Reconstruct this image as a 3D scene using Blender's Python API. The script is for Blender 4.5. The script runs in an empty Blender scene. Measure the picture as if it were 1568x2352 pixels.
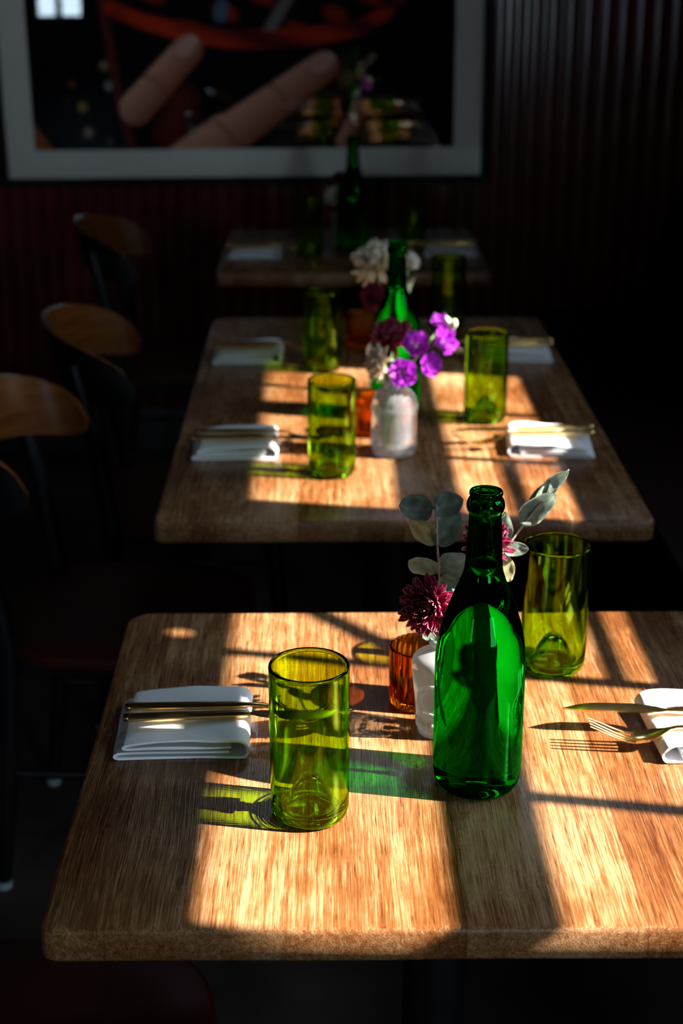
import bpy, bmesh, math, random
from mathutils import Vector, Matrix, noise as mnoise

random.seed(7)
SC = bpy.context.scene
COL = SC.collection
PI = math.pi

# ------------------------------------------------------------------ camera
cam_d = bpy.data.cameras.new('camera')
cam_d.sensor_fit = 'VERTICAL'
cam_d.sensor_height = 36.0
cam_d.sensor_width = 24.0
cam_d.lens = 3500.0 / 2352.0 * 36.0
cam_d.clip_start = 0.05
cam_d.dof.use_dof = True
cam_d.dof.focus_distance = 1.40
cam_d.dof.aperture_fstop = 5.0
cam_d.dof.aperture_blades = 9
cam = bpy.data.objects.new('camera', cam_d)
COL.objects.link(cam)
cam.location = (0, 0, 1.5)
cam.rotation_euler = (PI / 2 - math.atan(1299 / 3500.0), 0, -math.radians(0.614))
SC.camera = cam

# ------------------------------------------------------------------ world, sun, portals, exposure
SKY = (0.64, 0.83, 1.0)
SKY_STRENGTH = 15.0
SUN_ENERGY = 37.0
w = bpy.data.worlds.new('sky')
SC.world = w
w.use_nodes = True
bg = w.node_tree.nodes['Background']
bg.inputs[0].default_value = (*SKY, 1)
bg.inputs[1].default_value = SKY_STRENGTH

sun_d = bpy.data.lights.new('sun', 'SUN')
sun_d.energy = SUN_ENERGY
sun_d.color = (1.0, 0.94, 0.86)
sun_d.angle = math.radians(0.55)
sun_d.cycles.is_caustics_light = True
sun = bpy.data.objects.new('sun', sun_d)
COL.objects.link(sun)
SUN_DIR = Vector((-1.0, 0.2, -0.78)).normalized()
sun.rotation_euler = SUN_DIR.to_track_quat('-Z', 'Y').to_euler()
sun.location = (5, -1, 4)


def portal(name, loc, rot, sx, sy):
    d = bpy.data.lights.new(name, 'AREA')
    d.shape = 'RECTANGLE'
    d.size = sx
    d.size_y = sy
    d.cycles.is_portal = True
    o = bpy.data.objects.new(name, d)
    COL.objects.link(o)
    o.location = loc
    o.rotation_euler = rot


# openings (room shell): right wall strip windows, storefront behind the camera, added sheen opening in the back wall
XR = 1.2            # inner face of the right wall
XL = -2.4
YB = 4.62           # back wall plane
YF = -1.6
XE = 2.6             # the entrance bay behind the camera is wider
YE = -0.30
ZC = 3.3
SILL, HEAD = 1.409, 1.95
W1 = (0.776, 1.56)
W2 = (1.795, 2.57)
TR = (0.20, 0.80, 2.84, 3.15)  # made-up high opening, added to put a sheen on the tabletops
FL = (-1.97, -1.60, 1.06, 1.75)
FR = (1.14, 2.20, 0.85, 1.70)
portal('daylight_portal_a', (1.31, (W1[0] + W1[1]) / 2, (SILL + HEAD) / 2), (0, PI / 2, 0), HEAD - SILL, W1[1] - W1[0])
portal('daylight_portal_b', (1.31, (W2[0] + W2[1]) / 2, (SILL + HEAD) / 2), (0, PI / 2, 0), HEAD - SILL, W2[1] - W2[0])
portal('daylight_portal_c', ((TR[0] + TR[1]) / 2, YB + 0.11, (TR[2] + TR[3]) / 2), (-PI / 2, 0, 0), TR[1] - TR[0], TR[3] - TR[2])
portal('daylight_portal_d', ((FL[0] + FL[1]) / 2, YF - 0.11, (FL[2] + FL[3]) / 2), (PI / 2, 0, 0), FL[1] - FL[0], FL[3] - FL[2])
portal('daylight_portal_e', ((FR[0] + FR[1]) / 2, YF - 0.11, (FR[2] + FR[3]) / 2), (PI / 2, 0, 0), FR[1] - FR[0], FR[3] - FR[2])

vs = SC.view_settings
vs.view_transform = 'Standard'
vs.look = 'None'
vs.exposure = 0.0
vs.gamma = 1.0
vs.use_curve_mapping = False
cy = SC.cycles
cy.max_bounces = 14
cy.transmission_bounces = 14
cy.transparent_max_bounces = 16
cy.glossy_bounces = 6
cy.diffuse_bounces = 4
cy.caustics_reflective = True
cy.caustics_refractive = True
cy.blur_glossy = 0.3
cy.sample_clamp_indirect = 12.0
cy.use_denoising = True

# ------------------------------------------------------------------ materials


class NT:
    def __init__(self, name):
        self.m = bpy.data.materials.new(name)
        self.m.use_nodes = True
        self.t = self.m.node_tree
        self.b = self.t.nodes['Principled BSDF']
        self.out = self.t.nodes['Material Output']

    def n(self, kind, **kw):
        nd = self.t.nodes.new(kind)
        for k, v in kw.items():
            if k.startswith('i_'):
                nd.inputs[int(k[2:])].default_value = v
            else:
                setattr(nd, k, v)
        return nd

    def l(self, a, b):
        self.t.links.new(a, b)

    def p(self, **kw):
        for k, v in kw.items():
            self.b.inputs[k.replace('_', ' ')].default_value = v


def rgba(c):
    return (c[0], c[1], c[2], 1.0)


def plain(name, col, rough=0.5, metal=0.0, spec=0.5, noise_amt=0.25, noise_scale=30.0, bump=0.0, coat=0.0):
    q = NT(name)
    q.p(Roughness=rough, Metallic=metal, Specular_IOR_Level=spec, Coat_Weight=coat)
    tc = q.n('ShaderNodeTexCoord')
    nz = q.n('ShaderNodeTexNoise')
    nz.inputs['Scale'].default_value = noise_scale
    nz.inputs['Detail'].default_value = 5
    q.l(tc.outputs['Object'], nz.inputs['Vector'])
    rp = q.n('ShaderNodeValToRGB')
    rp.color_ramp.elements[0].position = 0.3
    rp.color_ramp.elements[1].position = 0.7
    rp.color_ramp.elements[0].color = rgba([c * (1 - noise_amt) for c in col])
    rp.color_ramp.elements[1].color = rgba([min(1, c * (1 + noise_amt)) for c in col])
    q.l(nz.outputs['Fac'], rp.inputs['Fac'])
    q.l(rp.outputs['Color'], q.b.inputs['Base Color'])
    if bump:
        bp = q.n('ShaderNodeBump')
        bp.inputs['Strength'].default_value = bump
        bp.inputs['Distance'].default_value = 0.002
        q.l(nz.outputs['Fac'], bp.inputs['Height'])
        q.l(bp.outputs['Normal'], q.b.inputs['Normal'])
    return q.m


def wood_table():
    q = NT('worn_oak')
    tc = q.n('ShaderNodeTexCoord')
    oi = q.n('ShaderNodeObjectInfo')
    off = q.n('ShaderNodeVectorMath', operation='MULTIPLY_ADD')
    q.l(oi.outputs['Random'], off.inputs[0])
    off.inputs[1].default_value = (3.7, 9.1, 5.3)
    q.l(tc.outputs['Object'], off.inputs[2])
    # boards run along Y
    sx = q.n('ShaderNodeSeparateXYZ')
    q.l(tc.outputs['Object'], sx.inputs[0])
    dv = q.n('ShaderNodeMath', operation='DIVIDE', i_1=0.148)
    q.l(sx.outputs['X'], dv.inputs[0])
    fl = q.n('ShaderNodeMath', operation='FLOOR')
    q.l(dv.outputs[0], fl.inputs[0])
    fr = q.n('ShaderNodeMath', operation='FRACT')
    q.l(dv.outputs[0], fr.inputs[0])
    sm = q.n('ShaderNodeMath', operation='ADD')
    q.l(fl.outputs[0], sm.inputs[0])
    q.l(oi.outputs['Random'], sm.inputs[1])
    wn = q.n('ShaderNodeTexWhiteNoise', noise_dimensions='1D')
    q.l(sm.outputs[0], wn.inputs['W'])
    # a board shifts the grain
    sh = q.n('ShaderNodeVectorMath', operation='MULTIPLY_ADD')
    q.l(wn.outputs['Color'], sh.inputs[0])
    sh.inputs[1].default_value = (2.0, 5.0, 2.0)
    q.l(off.outputs[0], sh.inputs[2])
    # gentle warp so that the grain waves
    wz = q.n('ShaderNodeTexNoise')
    wz.inputs['Scale'].default_value = 3.0
    wz.inputs['Detail'].default_value = 2.0
    q.l(sh.outputs[0], wz.inputs['Vector'])
    wm = q.n('ShaderNodeVectorMath', operation='MULTIPLY_ADD')
    q.l(wz.outputs['Color'], wm.inputs[0])
    wm.inputs[1].default_value = (0.016, 0.0, 0.0)
    q.l(sh.outputs[0], wm.inputs[2])

    def nz(scale, sc3, detail=4.0, rough=0.6):
        mp = q.n('ShaderNodeMapping')
        mp.inputs['Scale'].default_value = sc3
        q.l(wm.outputs[0], mp.inputs['Vector'])
        t = q.n('ShaderNodeTexNoise')
        t.inputs['Scale'].default_value = scale
        t.inputs['Detail'].default_value = detail
        t.inputs['Roughness'].default_value = rough
        q.l(mp.outputs[0], t.inputs['Vector'])
        return t.outputs['Fac']

    grain = nz(1.0, (185, 4.2, 185), 6.0, 0.70)
    fine = nz(1.0, (760, 20, 760), 3.0, 0.65)
    blotch = nz(1.0, (9.0, 5.0, 9.0), 6.0, 0.68)
    pores = nz(1.0, (620, 34, 620), 2.0, 0.5)

    def mad(a, k, c):
        m = q.n('ShaderNodeMath', operation='MULTIPLY_ADD')
        q.l(a, m.inputs[0])
        m.inputs[1].default_value = k
        if isinstance(c, float):
            m.inputs[2].default_value = c
        else:
            q.l(c, m.inputs[2])
        return m.outputs[0]

    v = mad(grain, 0.72, -0.585)
    v = mad(fine, 0.80, v)
    v = mad(blotch, 0.86, v)
    v = mad(wn.outputs['Value'], 0.16, v)
    rp = q.n('ShaderNodeValToRGB')
    e = rp.color_ramp.elements
    e[0].position = 0.22
    e[0].color = (0.028, 0.0065, 0.0016, 1)
    e[1].position = 0.92
    e[1].color = (0.36, 0.205, 0.098, 1)
    m1 = e.new(0.45)
    m1.color = (0.076, 0.0205, 0.0046, 1)
    m2 = e.new(0.66)
    m2.color = (0.165, 0.062, 0.0180, 1)
    q.l(v, rp.inputs['Fac'])
    # dark open pores
    pr = q.n('ShaderNodeMapRange')
    pr.inputs['From Min'].default_value = 0.60
    pr.inputs['From Max'].default_value = 0.72
    q.l(pores, pr.inputs['Value'])
    mx = q.n('ShaderNodeMix', data_type='RGBA', blend_type='MULTIPLY')
    q.l(pr.outputs[0], mx.inputs['Factor'])
    q.l(rp.outputs['Color'], mx.inputs['A'])
    mx.inputs['B'].default_value = (0.42, 0.30, 0.24, 1)
    # joints between the boards
    ab = q.n('ShaderNodeMath', operation='SUBTRACT', i_1=0.5)
    q.l(fr.outputs[0], ab.inputs[0])
    a2 = q.n('ShaderNodeMath', operation='ABSOLUTE')
    q.l(ab.outputs[0], a2.inputs[0])
    jr = q.n('ShaderNodeMapRange')
    jr.inputs['From Min'].default_value = 0.492
    jr.inputs['From Max'].default_value = 0.498
    jr.inputs['To Max'].default_value = 0.45
    q.l(a2.outputs[0], jr.inputs['Value'])
    mj = q.n('ShaderNodeMix', data_type='RGBA', blend_type='MULTIPLY')
    q.l(jr.outputs[0], mj.inputs['Factor'])
    q.l(mx.outputs['Result'], mj.inputs['A'])
    mj.inputs['B'].default_value = (0.35, 0.22, 0.15, 1)
    # pale knife scratches in all directions
    scr = None
    for ang, dens in ((0.5, 0.0), (1.9, 0.3), (-0.75, 0.6)):
        mp = q.n('ShaderNodeMapping')
        mp.inputs['Rotation'].default_value = (0, 0, ang)
        mp.inputs['Location'].default_value = (dens, dens * 2, 0)
        mp.inputs['Scale'].default_value = (150, 3.2, 1)
        q.l(off.outputs[0], mp.inputs['Vector'])
        t = q.n('ShaderNodeTexNoise')
        t.inputs['Scale'].default_value = 1.0
        t.inputs['Detail'].default_value = 1.0
        q.l(mp.outputs[0], t.inputs['Vector'])
        mr = q.n('ShaderNodeMapRange')
        mr.inputs['From Min'].default_value = 0.775
        mr.inputs['From Max'].default_value = 0.80
        mr.inputs['To Max'].default_value = 0.5
        q.l(t.outputs['Fac'], mr.inputs['Value'])
        if scr is None:
            scr = mr.outputs[0]
        else:
            mxx = q.n('ShaderNodeMath', operation='MAXIMUM')
            q.l(scr, mxx.inputs[0])
            q.l(mr.outputs[0], mxx.inputs[1])
            scr = mxx.outputs[0]
    ms = q.n('ShaderNodeMix', data_type='RGBA', blend_type='MIX')
    q.l(scr, ms.inputs['Factor'])
    q.l(mj.outputs['Result'], ms.inputs['A'])
    ms.inputs['B'].default_value = (0.42, 0.30, 0.2, 1)
    q.l(ms.outputs['Result'], q.b.inputs['Base Color'])
    rr = q.n('ShaderNodeMapRange')
    rr.inputs['To Min'].default_value = 0.20
    rr.inputs['To Max'].default_value = 0.33
    q.l(blotch, rr.inputs['Value'])
    q.l(rr.outputs[0], q.b.inputs['Roughness'])
    hs = mad(pores, -0.5, fine)
    bp = q.n('ShaderNodeBump')
    bp.inputs['Strength'].default_value = 0.35
    bp.inputs['Distance'].default_value = 0.0012
    q.l(hs, bp.inputs['Height'])
    q.l(bp.outputs['Normal'], q.b.inputs['Normal'])
    q.p(Specular_IOR_Level=0.40)
    return q.m


def glass(name, col, ior=1.5, rough=0.0, glow_haze=0.0, glow_col=(1, 1, 1)):
    q = NT(name)
    g = q.n('ShaderNodeBsdfGlass')
    g.inputs['Color'].default_value = rgba(col)
    g.inputs['IOR'].default_value = ior
    g.inputs['Roughness'].default_value = rough
    # faint ripples of hand-cut glass
    tc = q.n('ShaderNodeTexCoord')
    nz = q.n('ShaderNodeTexNoise')
    nz.inputs['Scale'].default_value = 26.0
    nz.inputs['Detail'].default_value = 1.0
    q.l(tc.outputs['Object'], nz.inputs['Vector'])
    bp = q.n('ShaderNodeBump')
    bp.inputs['Strength'].default_value = 0.06
    bp.inputs['Distance'].default_value = 0.0015
    q.l(nz.outputs['Fac'], bp.inputs['Height'])
    q.l(bp.outputs['Normal'], g.inputs['Normal'])
    sh = g.outputs[0]
    if glow_haze:  # white mixed in to stand for sunlight glowing inside clear glass
        tr = q.n('ShaderNodeBsdfTranslucent')
        tr.inputs['Color'].default_value = rgba(glow_col)
        df = q.n('ShaderNodeBsdfDiffuse')
        df.inputs['Color'].default_value = rgba(glow_col)
        mm = q.n('ShaderNodeMixShader')
        q.l(tr.outputs[0], mm.inputs[1])
        q.l(df.outputs[0], mm.inputs[2])
        m2 = q.n('ShaderNodeMixShader')
        m2.inputs[0].default_value = glow_haze
        q.l(sh, m2.inputs[1])
        q.l(mm.outputs[0], m2.inputs[2])
        sh = m2.outputs[0]
    q.l(sh, q.out.inputs['Surface'])
    return q.m


def pane_mat():
    q = NT('picture_glass')
    fz = q.n('ShaderNodeFresnel')
    fz.inputs['IOR'].default_value = 1.5
    k = q.n('ShaderNodeMath', operation='MULTIPLY', i_1=1.2, use_clamp=True)
    q.l(fz.outputs[0], k.inputs[0])
    tr = q.n('ShaderNodeBsdfTransparent')
    gl = q.n('ShaderNodeBsdfGlossy')
    gl.inputs['Roughness'].default_value = 0.0
    mx = q.n('ShaderNodeMixShader')
    q.l(k.outputs[0], mx.inputs[0])
    q.l(tr.outputs[0], mx.inputs[1])
    q.l(gl.outputs[0], mx.inputs[2])
    q.l(mx.outputs[0], q.out.inputs['Surface'])
    return q.m


def attr_mat(name, rough=0.6, spec=0.4, transl=0.0):
    q = NT(name)
    at = q.n('ShaderNodeVertexColor')
    at.layer_name = 'tint'
    q.l(at.outputs['Color'], q.b.inputs['Base Color'])
    q.p(Roughness=rough, Specular_IOR_Level=spec)
    if transl:
        tr = q.n('ShaderNodeBsdfTranslucent')
        q.l(at.outputs['Color'], tr.inputs['Color'])
        mx = q.n('ShaderNodeMixShader')
        mx.inputs[0].default_value = transl
        q.l(q.b.outputs[0], mx.inputs[1])
        q.l(tr.outputs[0], mx.inputs[2])
        q.l(mx.outputs[0], q.out.inputs['Surface'])
    return q.m


def cloth_mat():
    q = NT('white_linen')
    tc = q.n('ShaderNodeTexCoord')
    ws = []
    for ax in ('X', 'Y'):
        wv = q.n('ShaderNodeTexWave', bands_direction=ax)
        wv.inputs['Scale'].default_value = 420.0
        wv.inputs['Distortion'].default_value = 0.6
        q.l(tc.outputs['Object'], wv.inputs['Vector'])
        ws.append(wv.outputs['Fac'])
    ad = q.n('ShaderNodeMath', operation='ADD')
    q.l(ws[0], ad.inputs[0])
    q.l(ws[1], ad.inputs[1])
    nz = q.n('ShaderNodeTexNoise')
    nz.inputs['Scale'].default_value = 22.0
    nz.inputs['Detail'].default_value = 3.0
    q.l(tc.outputs['Object'], nz.inputs['Vector'])
    m = q.n('ShaderNodeMath', operation='MULTIPLY_ADD', i_1=9.0)
    q.l(nz.outputs['Fac'], m.inputs[0])
    q.l(ad.outputs[0], m.inputs[2])
    bp = q.n('ShaderNodeBump')
    bp.inputs['Strength'].default_value = 0.30
    bp.inputs['Distance'].default_value = 0.0006
    q.l(m.outputs[0], bp.inputs['Height'])
    q.l(bp.outputs['Normal'], q.b.inputs['Normal'])
    q.p(Base_Color=(0.84, 0.85, 0.87, 1), Roughness=0.85, Specular_IOR_Level=0.2, Sheen_Weight=0.15)
    return q.m


M = {}
M['oak'] = wood_table()
M['black_metal'] = plain('black_steel', (0.006, 0.005, 0.005), 0.5, spec=0.15, noise_amt=0.3)
M['chair_black'] = plain('black_lacquer', (0.004, 0.004, 0.005), 0.40, spec=0.3, noise_amt=0.2)
M['foot'] = plain('grey_plastic_glide', (0.30, 0.36, 0.38), 0.4)
M['seat'] = plain('dark_red_vinyl', (0.050, 0.004, 0.003), 0.55, spec=0.2, noise_amt=0.3, noise_scale=8)
M['bench'] = plain('oxblood_vinyl', (0.035, 0.003, 0.003), 0.55, spec=0.2, noise_amt=0.3, noise_scale=6)
M['bead'] = plain('oxblood_gloss_paint', (0.100, 0.0060, 0.0060), 0.17, spec=0.55, noise_amt=0.25, noise_scale=5)
M['ceil'] = plain('dark_ceiling_paint', (0.02, 0.013, 0.012), 0.8)
M['wall'] = plain('oxblood_flat_paint', (0.020, 0.0045, 0.004), 0.6, noise_amt=0.2, noise_scale=3)
M['floor'] = plain('worn_brown_floor', (0.060, 0.042, 0.034), 0.6, spec=0.2, noise_amt=0.35, noise_scale=4)
M['trim'] = plain('black_painted_trim', (0.012, 0.010, 0.010), 0.5)
M['frame'] = plain('black_frame_lacquer', (0.004, 0.004, 0.0045), 0.5, spec=0.12)
M['mat'] = plain('white_mat_board', (0.80, 0.76, 0.70), 0.9, spec=0.1, noise_amt=0.02)
M['pane'] = pane_mat()
M['print'] = attr_mat('photo_paper', 0.7, 0.0)
M['linen'] = cloth_mat()
M['gold'] = plain('brushed_gold', (0.86, 0.56, 0.20), 0.20, metal=1.0, noise_amt=0.10, noise_scale=90)
M['olive_glass'] = glass('olive_green_glass', (0.71, 0.885, 0.10), 1.5)
M['olive_dark'] = glass('dark_olive_glass', (0.66, 0.76, 0.16), 1.5)
M['green_glass'] = glass('emerald_bottle_glass', (0.02, 0.50, 0.055), 1.54)
M['clear_glass'] = glass('clear_pressed_glass', (0.97, 0.985, 1.0), 1.45, 0.0, glow_haze=0.18, glow_col=(0.93, 0.97, 1.0))
M['pressed_glass'] = glass('sunglow_pressed_glass', (0.97, 0.985, 1.0), 1.45, 0.0, glow_haze=0.38, glow_col=(0.93, 0.97, 1.0))  # clear glass as well, with more sunlit whiteness put into its colour
M['amber_glass'] = glass('amber_fluted_glass', (0.98, 0.60, 0.13), 1.5)
M['petal'] = attr_mat('petals', 0.55, transl=0.3)
M['leaf'] = attr_mat('eucalyptus_leaf', 0.6, transl=0.25)
M['stem'] = plain('green_stem', (0.22, 0.36, 0.14), 0.5, noise_scale=60)
M['twig'] = plain('grey_brown_twig', (0.30, 0.22, 0.18), 0.6, noise_scale=60)

# ------------------------------------------------------------------ mesh helpers


def to_obj(name, bm, mat, parent=None, smooth=True, loc=None, angle=None):
    me = bpy.data.meshes.new(name)
    bmesh.ops.recalc_face_normals(bm, faces=bm.faces[:])
    bm.to_mesh(me)
    bm.free()
    if mat:
        me.materials.append(mat)
    if smooth:
        for p in me.polygons:
            p.use_smooth = True
        if angle:
            me.set_sharp_from_angle(angle=math.radians(angle))
    o = bpy.data.objects.new(name, me)
    COL.objects.link(o)
    if parent:
        o.parent = parent
    if loc:
        o.location = loc
    return o


def tag(o, label, cat, group=None, kind=None):
    o['label'] = label
    o['category'] = cat
    if group:
        o['group'] = group
    if kind:
        o['kind'] = kind
    return o


def thing(name, label, cat, loc=(0, 0, 0), rz=0.0, group=None):
    o = bpy.data.objects.new(name, None)
    o.empty_display_size = 0.05
    COL.objects.link(o)
    o.location = loc
    o.rotation_euler = (0, 0, rz)
    return tag(o, label, cat, group)


def dup(root, loc, rz, label, group=None):
    r = root.copy()
    COL.objects.link(r)
    r.location = loc
    r.rotation_euler = (0, 0, rz)
    r['label'] = label
    if group:
        r['group'] = group
    for ch in list(root.children):
        c = ch.copy()
        COL.objects.link(c)
        c.parent = r
        for g in list(ch.children):
            d = g.copy()
            COL.objects.link(d)
            d.parent = c
    return r


def struct(o, label=None):
    o['kind'] = 'structure'
    return o


def add_box(bm, lo, hi, bevel=0.0):
    vs_ = [bm.verts.new((x, y, z)) for x in (lo[0], hi[0]) for y in (lo[1], hi[1]) for z in (lo[2], hi[2])]
    f = [(0, 1, 3, 2), (4, 6, 7, 5), (0, 4, 5, 1), (2, 3, 7, 6), (0, 2, 6, 4), (1, 5, 7, 3)]
    fs = [bm.faces.new([vs_[i] for i in q]) for q in f]
    if bevel:
        es = list({e for fa in fs for e in fa.edges})
        bmesh.ops.bevel(bm, geom=es, offset=bevel, segments=2, affect='EDGES', profile=0.6)


def boxes(name, lst, mat, parent=None, bevel=0.0):
    bm = bmesh.new()
    for lo, hi in lst:
        add_box(bm, lo, hi, bevel)
    return to_obj(name, bm, mat, parent, smooth=bool(bevel), angle=40 if bevel else None)


def add_lathe(bm, prof, seg=64, flute=None):
    rings = []
    for r, z in prof:
        if r < 1e-6:
            rings.append([bm.verts.new((0, 0, z))])
        else:
            ring = []
            for i in range(seg):
                a = 2 * PI * i / seg
                rr = r
                if flute:
                    rr = r + flute(a, r, z)
                ring.append(bm.verts.new((rr * math.cos(a), rr * math.sin(a), z)))
            rings.append(ring)
    for a, b in zip(rings[:-1], rings[1:]):
        if len(a) == 1 and len(b) == 1:
            continue
        for i in range(seg):
            j = (i + 1) % seg
            if len(a) == 1:
                bm.faces.new((a[0], b[j], b[i]))
            elif len(b) == 1:
                bm.faces.new((a[i], a[j], b[0]))
            else:
                bm.faces.new((a[i], a[j], b[j], b[i]))


def lathe(name, prof, mat, parent=None, seg=64, flute=None, loc=None, angle=60):
    bm = bmesh.new()
    add_lathe(bm, prof, seg, flute)
    return to_obj(name, bm, mat, parent, True, loc, angle)


def smooth_prof(pts, n=4):
    """Catmull-Rom through profile points."""
    out = []
    P = [pts[0]] + list(pts) + [pts[-1]]
    for i in range(1, len(P) - 2):
        p0, p1, p2, p3 = P[i - 1], P[i], P[i + 1], P[i + 2]
        for k in range(n):
            t = k / n
            v = []
            for c in range(len(p1)):
                v.append(0.5 * (2 * p1[c] + (p2[c] - p0[c]) * t + (2 * p0[c] - 5 * p1[c] + 4 * p2[c] - p3[c]) * t * t
                                + (3 * p1[c] - p0[c] - 3 * p2[c] + p3[c]) * t ** 3))
            out.append(tuple(v))
    out.append(tuple(pts[-1]))
    return out


def add_tube(bm, pts, radii, seg=8, cap=True):
    pts = [Vector(p) for p in pts]
    if not isinstance(radii, (list, tuple)):
        radii = [radii] * len(pts)
    rings = []
    up = Vector((0.31, 0.17, 0.93)).normalized()
    for i, p in enumerate(pts):
        d = (pts[min(i + 1, len(pts) - 1)] - pts[max(i - 1, 0)]).normalized()
        a = d.cross(up)
        if a.length < 1e-3:
            a = d.cross(Vector((1, 0, 0)))
        a.normalize()
        b = d.cross(a).normalized()
        rings.append([bm.verts.new(p + radii[i] * (math.cos(2 * PI * k / seg) * a + math.sin(2 * PI * k / seg) * b)) for k in range(seg)])
    for r0, r1 in zip(rings[:-1], rings[1:]):
        for k in range(seg):
            j = (k + 1) % seg
            bm.faces.new((r0[k], r0[j], r1[j], r1[k]))
    if cap:
        bm.faces.new(rings[0])
        bm.faces.new(rings[-1])


def tube(name, pts, radii, mat, parent=None, seg=8):
    bm = bmesh.new()
    add_tube(bm, pts, radii, seg)
    return to_obj(name, bm, mat, parent, True, None, 60)


def sweep(bm, secs):
    """secs: list of closed rings (lists of points) with equal counts; capped."""
    rings = [[bm.verts.new(p) for p in s] for s in secs]
    n = len(rings[0])
    for a, b in zip(rings[:-1], rings[1:]):
        for k in range(n):
            j = (k + 1) % n
            bm.faces.new((a[k], a[j], b[j], b[k]))
    bm.faces.new(rings[0])
    bm.faces.new(rings[-1])


def set_tint(o, fn):
    """per-vertex colour attribute of a finished mesh object."""
    me = o.data
    ca = me.color_attributes.new('tint', 'FLOAT_COLOR', 'POINT')
    for i, v in enumerate(me.vertices):
        c = fn(i, v.co)
        ca.data[i].color = (c[0], c[1], c[2], 1.0)


# ------------------------------------------------------------------ the room
struct(boxes('floor', [((XL - 0.1, YF - 0.1, -0.06), (XE + 0.1, YB + 0.1, 0.0))], M['floor']))
struct(boxes('ceiling', [((XL - 0.1, YF - 0.1, ZC), (XE + 0.1, YB + 0.1, ZC + 0.06))], M['ceil']))
struct(boxes('wall_left', [((XL - 0.1, YF - 0.1, 0), (XL, YB + 0.1, ZC))], M['wall']))


def bead_wall():
    """reeded boarding with the added sheen opening above"""
    bm = bmesh.new()
    step = 0.0515
    prof = []
    x = XL
    while x < XR - 1e-6:
        for t, d in ((0.0, 0.011), (0.05, 0.011), (0.12, 0.005), (0.22, 0.0016), (0.36, 0.0003), (0.5, 0.0), (0.64, 0.0003), (0.78, 0.0016), (0.88, 0.005), (0.95, 0.011)):
            if x + t * step < XR:
                prof.append((x + t * step, YB + d))
        x += step
    prof.append((XR, YB + 0.011))
    lo = [bm.verts.new((a, b, 0.0)) for a, b in prof]
    hi = [bm.verts.new((a, b, TR[2] - 0.05)) for a, b in prof]
    for i in range(len(prof) - 1):
        bm.faces.new((lo[i], lo[i + 1], hi[i + 1], hi[i]))
    o = to_obj('wall_back', bm, M['bead'], None, True, None, 50)
    bm = bmesh.new()
    y0, y1 = YB + 0.012, YB + 0.1
    for a in (((XL - 0.1, y0, 0), (XR + 0.1, y1, TR[2])), ((XL - 0.1, y0, TR[2]), (TR[0], y1, ZC)),
              ((TR[1], y0, TR[2]), (XR + 0.1, y1, ZC)), ((TR[0], y0, TR[3]), (TR[1], y1, ZC))):
        add_box(bm, *a)
    c = to_obj('wall_back_upper', bm, M['wall'], o, False)
    return struct(o)


bead_wall()
tr3 = struct(boxes('sheen_opening', [((TR[0] - 0.05, YB - 0.02, TR[2] - 0.05), (TR[1] + 0.05, YB + 0.012, TR[2])),
                                ((TR[0] - 0.05, YB - 0.02, TR[3]), (TR[1] + 0.05, YB + 0.012, TR[3] + 0.05)),
                                ((TR[0] - 0.05, YB - 0.02, TR[2]), (TR[0], YB + 0.012, TR[3])),
                                ((TR[1], YB - 0.02, TR[2]), (TR[1] + 0.05, YB + 0.012, TR[3]))], M['trim']))  # surround of the added opening that lights the tables from behind

# right wall, built of blocks round its two strip windows
x0, x1 = XR, XR + 0.1
struct(boxes('wall_right', [((x0, YE, 0), (x1, YB + 0.1, SILL)), ((x0, YE, HEAD), (x1, YB + 0.1, ZC)),
                            ((x0, YE, SILL), (x1, W1[0], HEAD)), ((x0, W1[1], SILL), (x1, W2[0], HEAD)),
                            ((x0, W2[1], SILL), (x1, YB + 0.1, HEAD)),
                            ((x1, YE, 0), (XE + 0.1, YE + 0.1, ZC)), ((XE, YF - 0.1, 0), (XE + 0.1, YE, ZC))], M['wall']))


def strip_window(name, wy, bars, extra):
    bl = [((1.282, wy[0], 1.608), (1.297, wy[1], 1.672))]
    for y in bars:
        bl.append(((1.282, y - 0.009, SILL), (1.297, y + 0.009, HEAD)))
    bm = bmesh.new()
    for a in bl + extra:
        add_box(bm, *a)
    o = to_obj(name, bm, M['trim'], None, False)
    return struct(o)


def sun_mask(name, wy, holes, par):
    """added unseen plate that trims the sun patch; its round holes make sun spots"""
    bm = bmesh.new()
    z0, z1 = 1.8397, HEAD
    c = 0.018
    ys = sorted(holes)
    cells = []
    y = wy[0]
    xs = (1.290, 1.2915)

    def quad(ya, yb, za, zb):
        add_box(bm, (xs[0], ya, za), (xs[1], yb, zb))
    for hy, hz in ys:
        quad(y, hy - c, z0, z1)
        quad(hy - c, hy + c, z0, hz - c)
        quad(hy - c, hy + c, hz + c, z1)
        n = 24
        for x in xs:
            vo, vi = [], []
            for k in range(n):
                a = 2 * PI * k / n
                ca, sa = math.cos(a), math.sin(a)
                m = c / max(abs(ca), abs(sa))
                vo.append(bm.verts.new((x, hy + ca * m, hz + sa * m)))
                vi.append(bm.verts.new((x, hy + ca * 0.0095, hz + sa * 0.0075)))
            for k in range(n):
                j = (k + 1) % n
                bm.faces.new((vo[k], vo[j], vi[j], vi[k]))
        y = hy + c
    quad(y, wy[1], z0, z1)
    return to_obj(name, bm, M['trim'], par, False)


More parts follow.
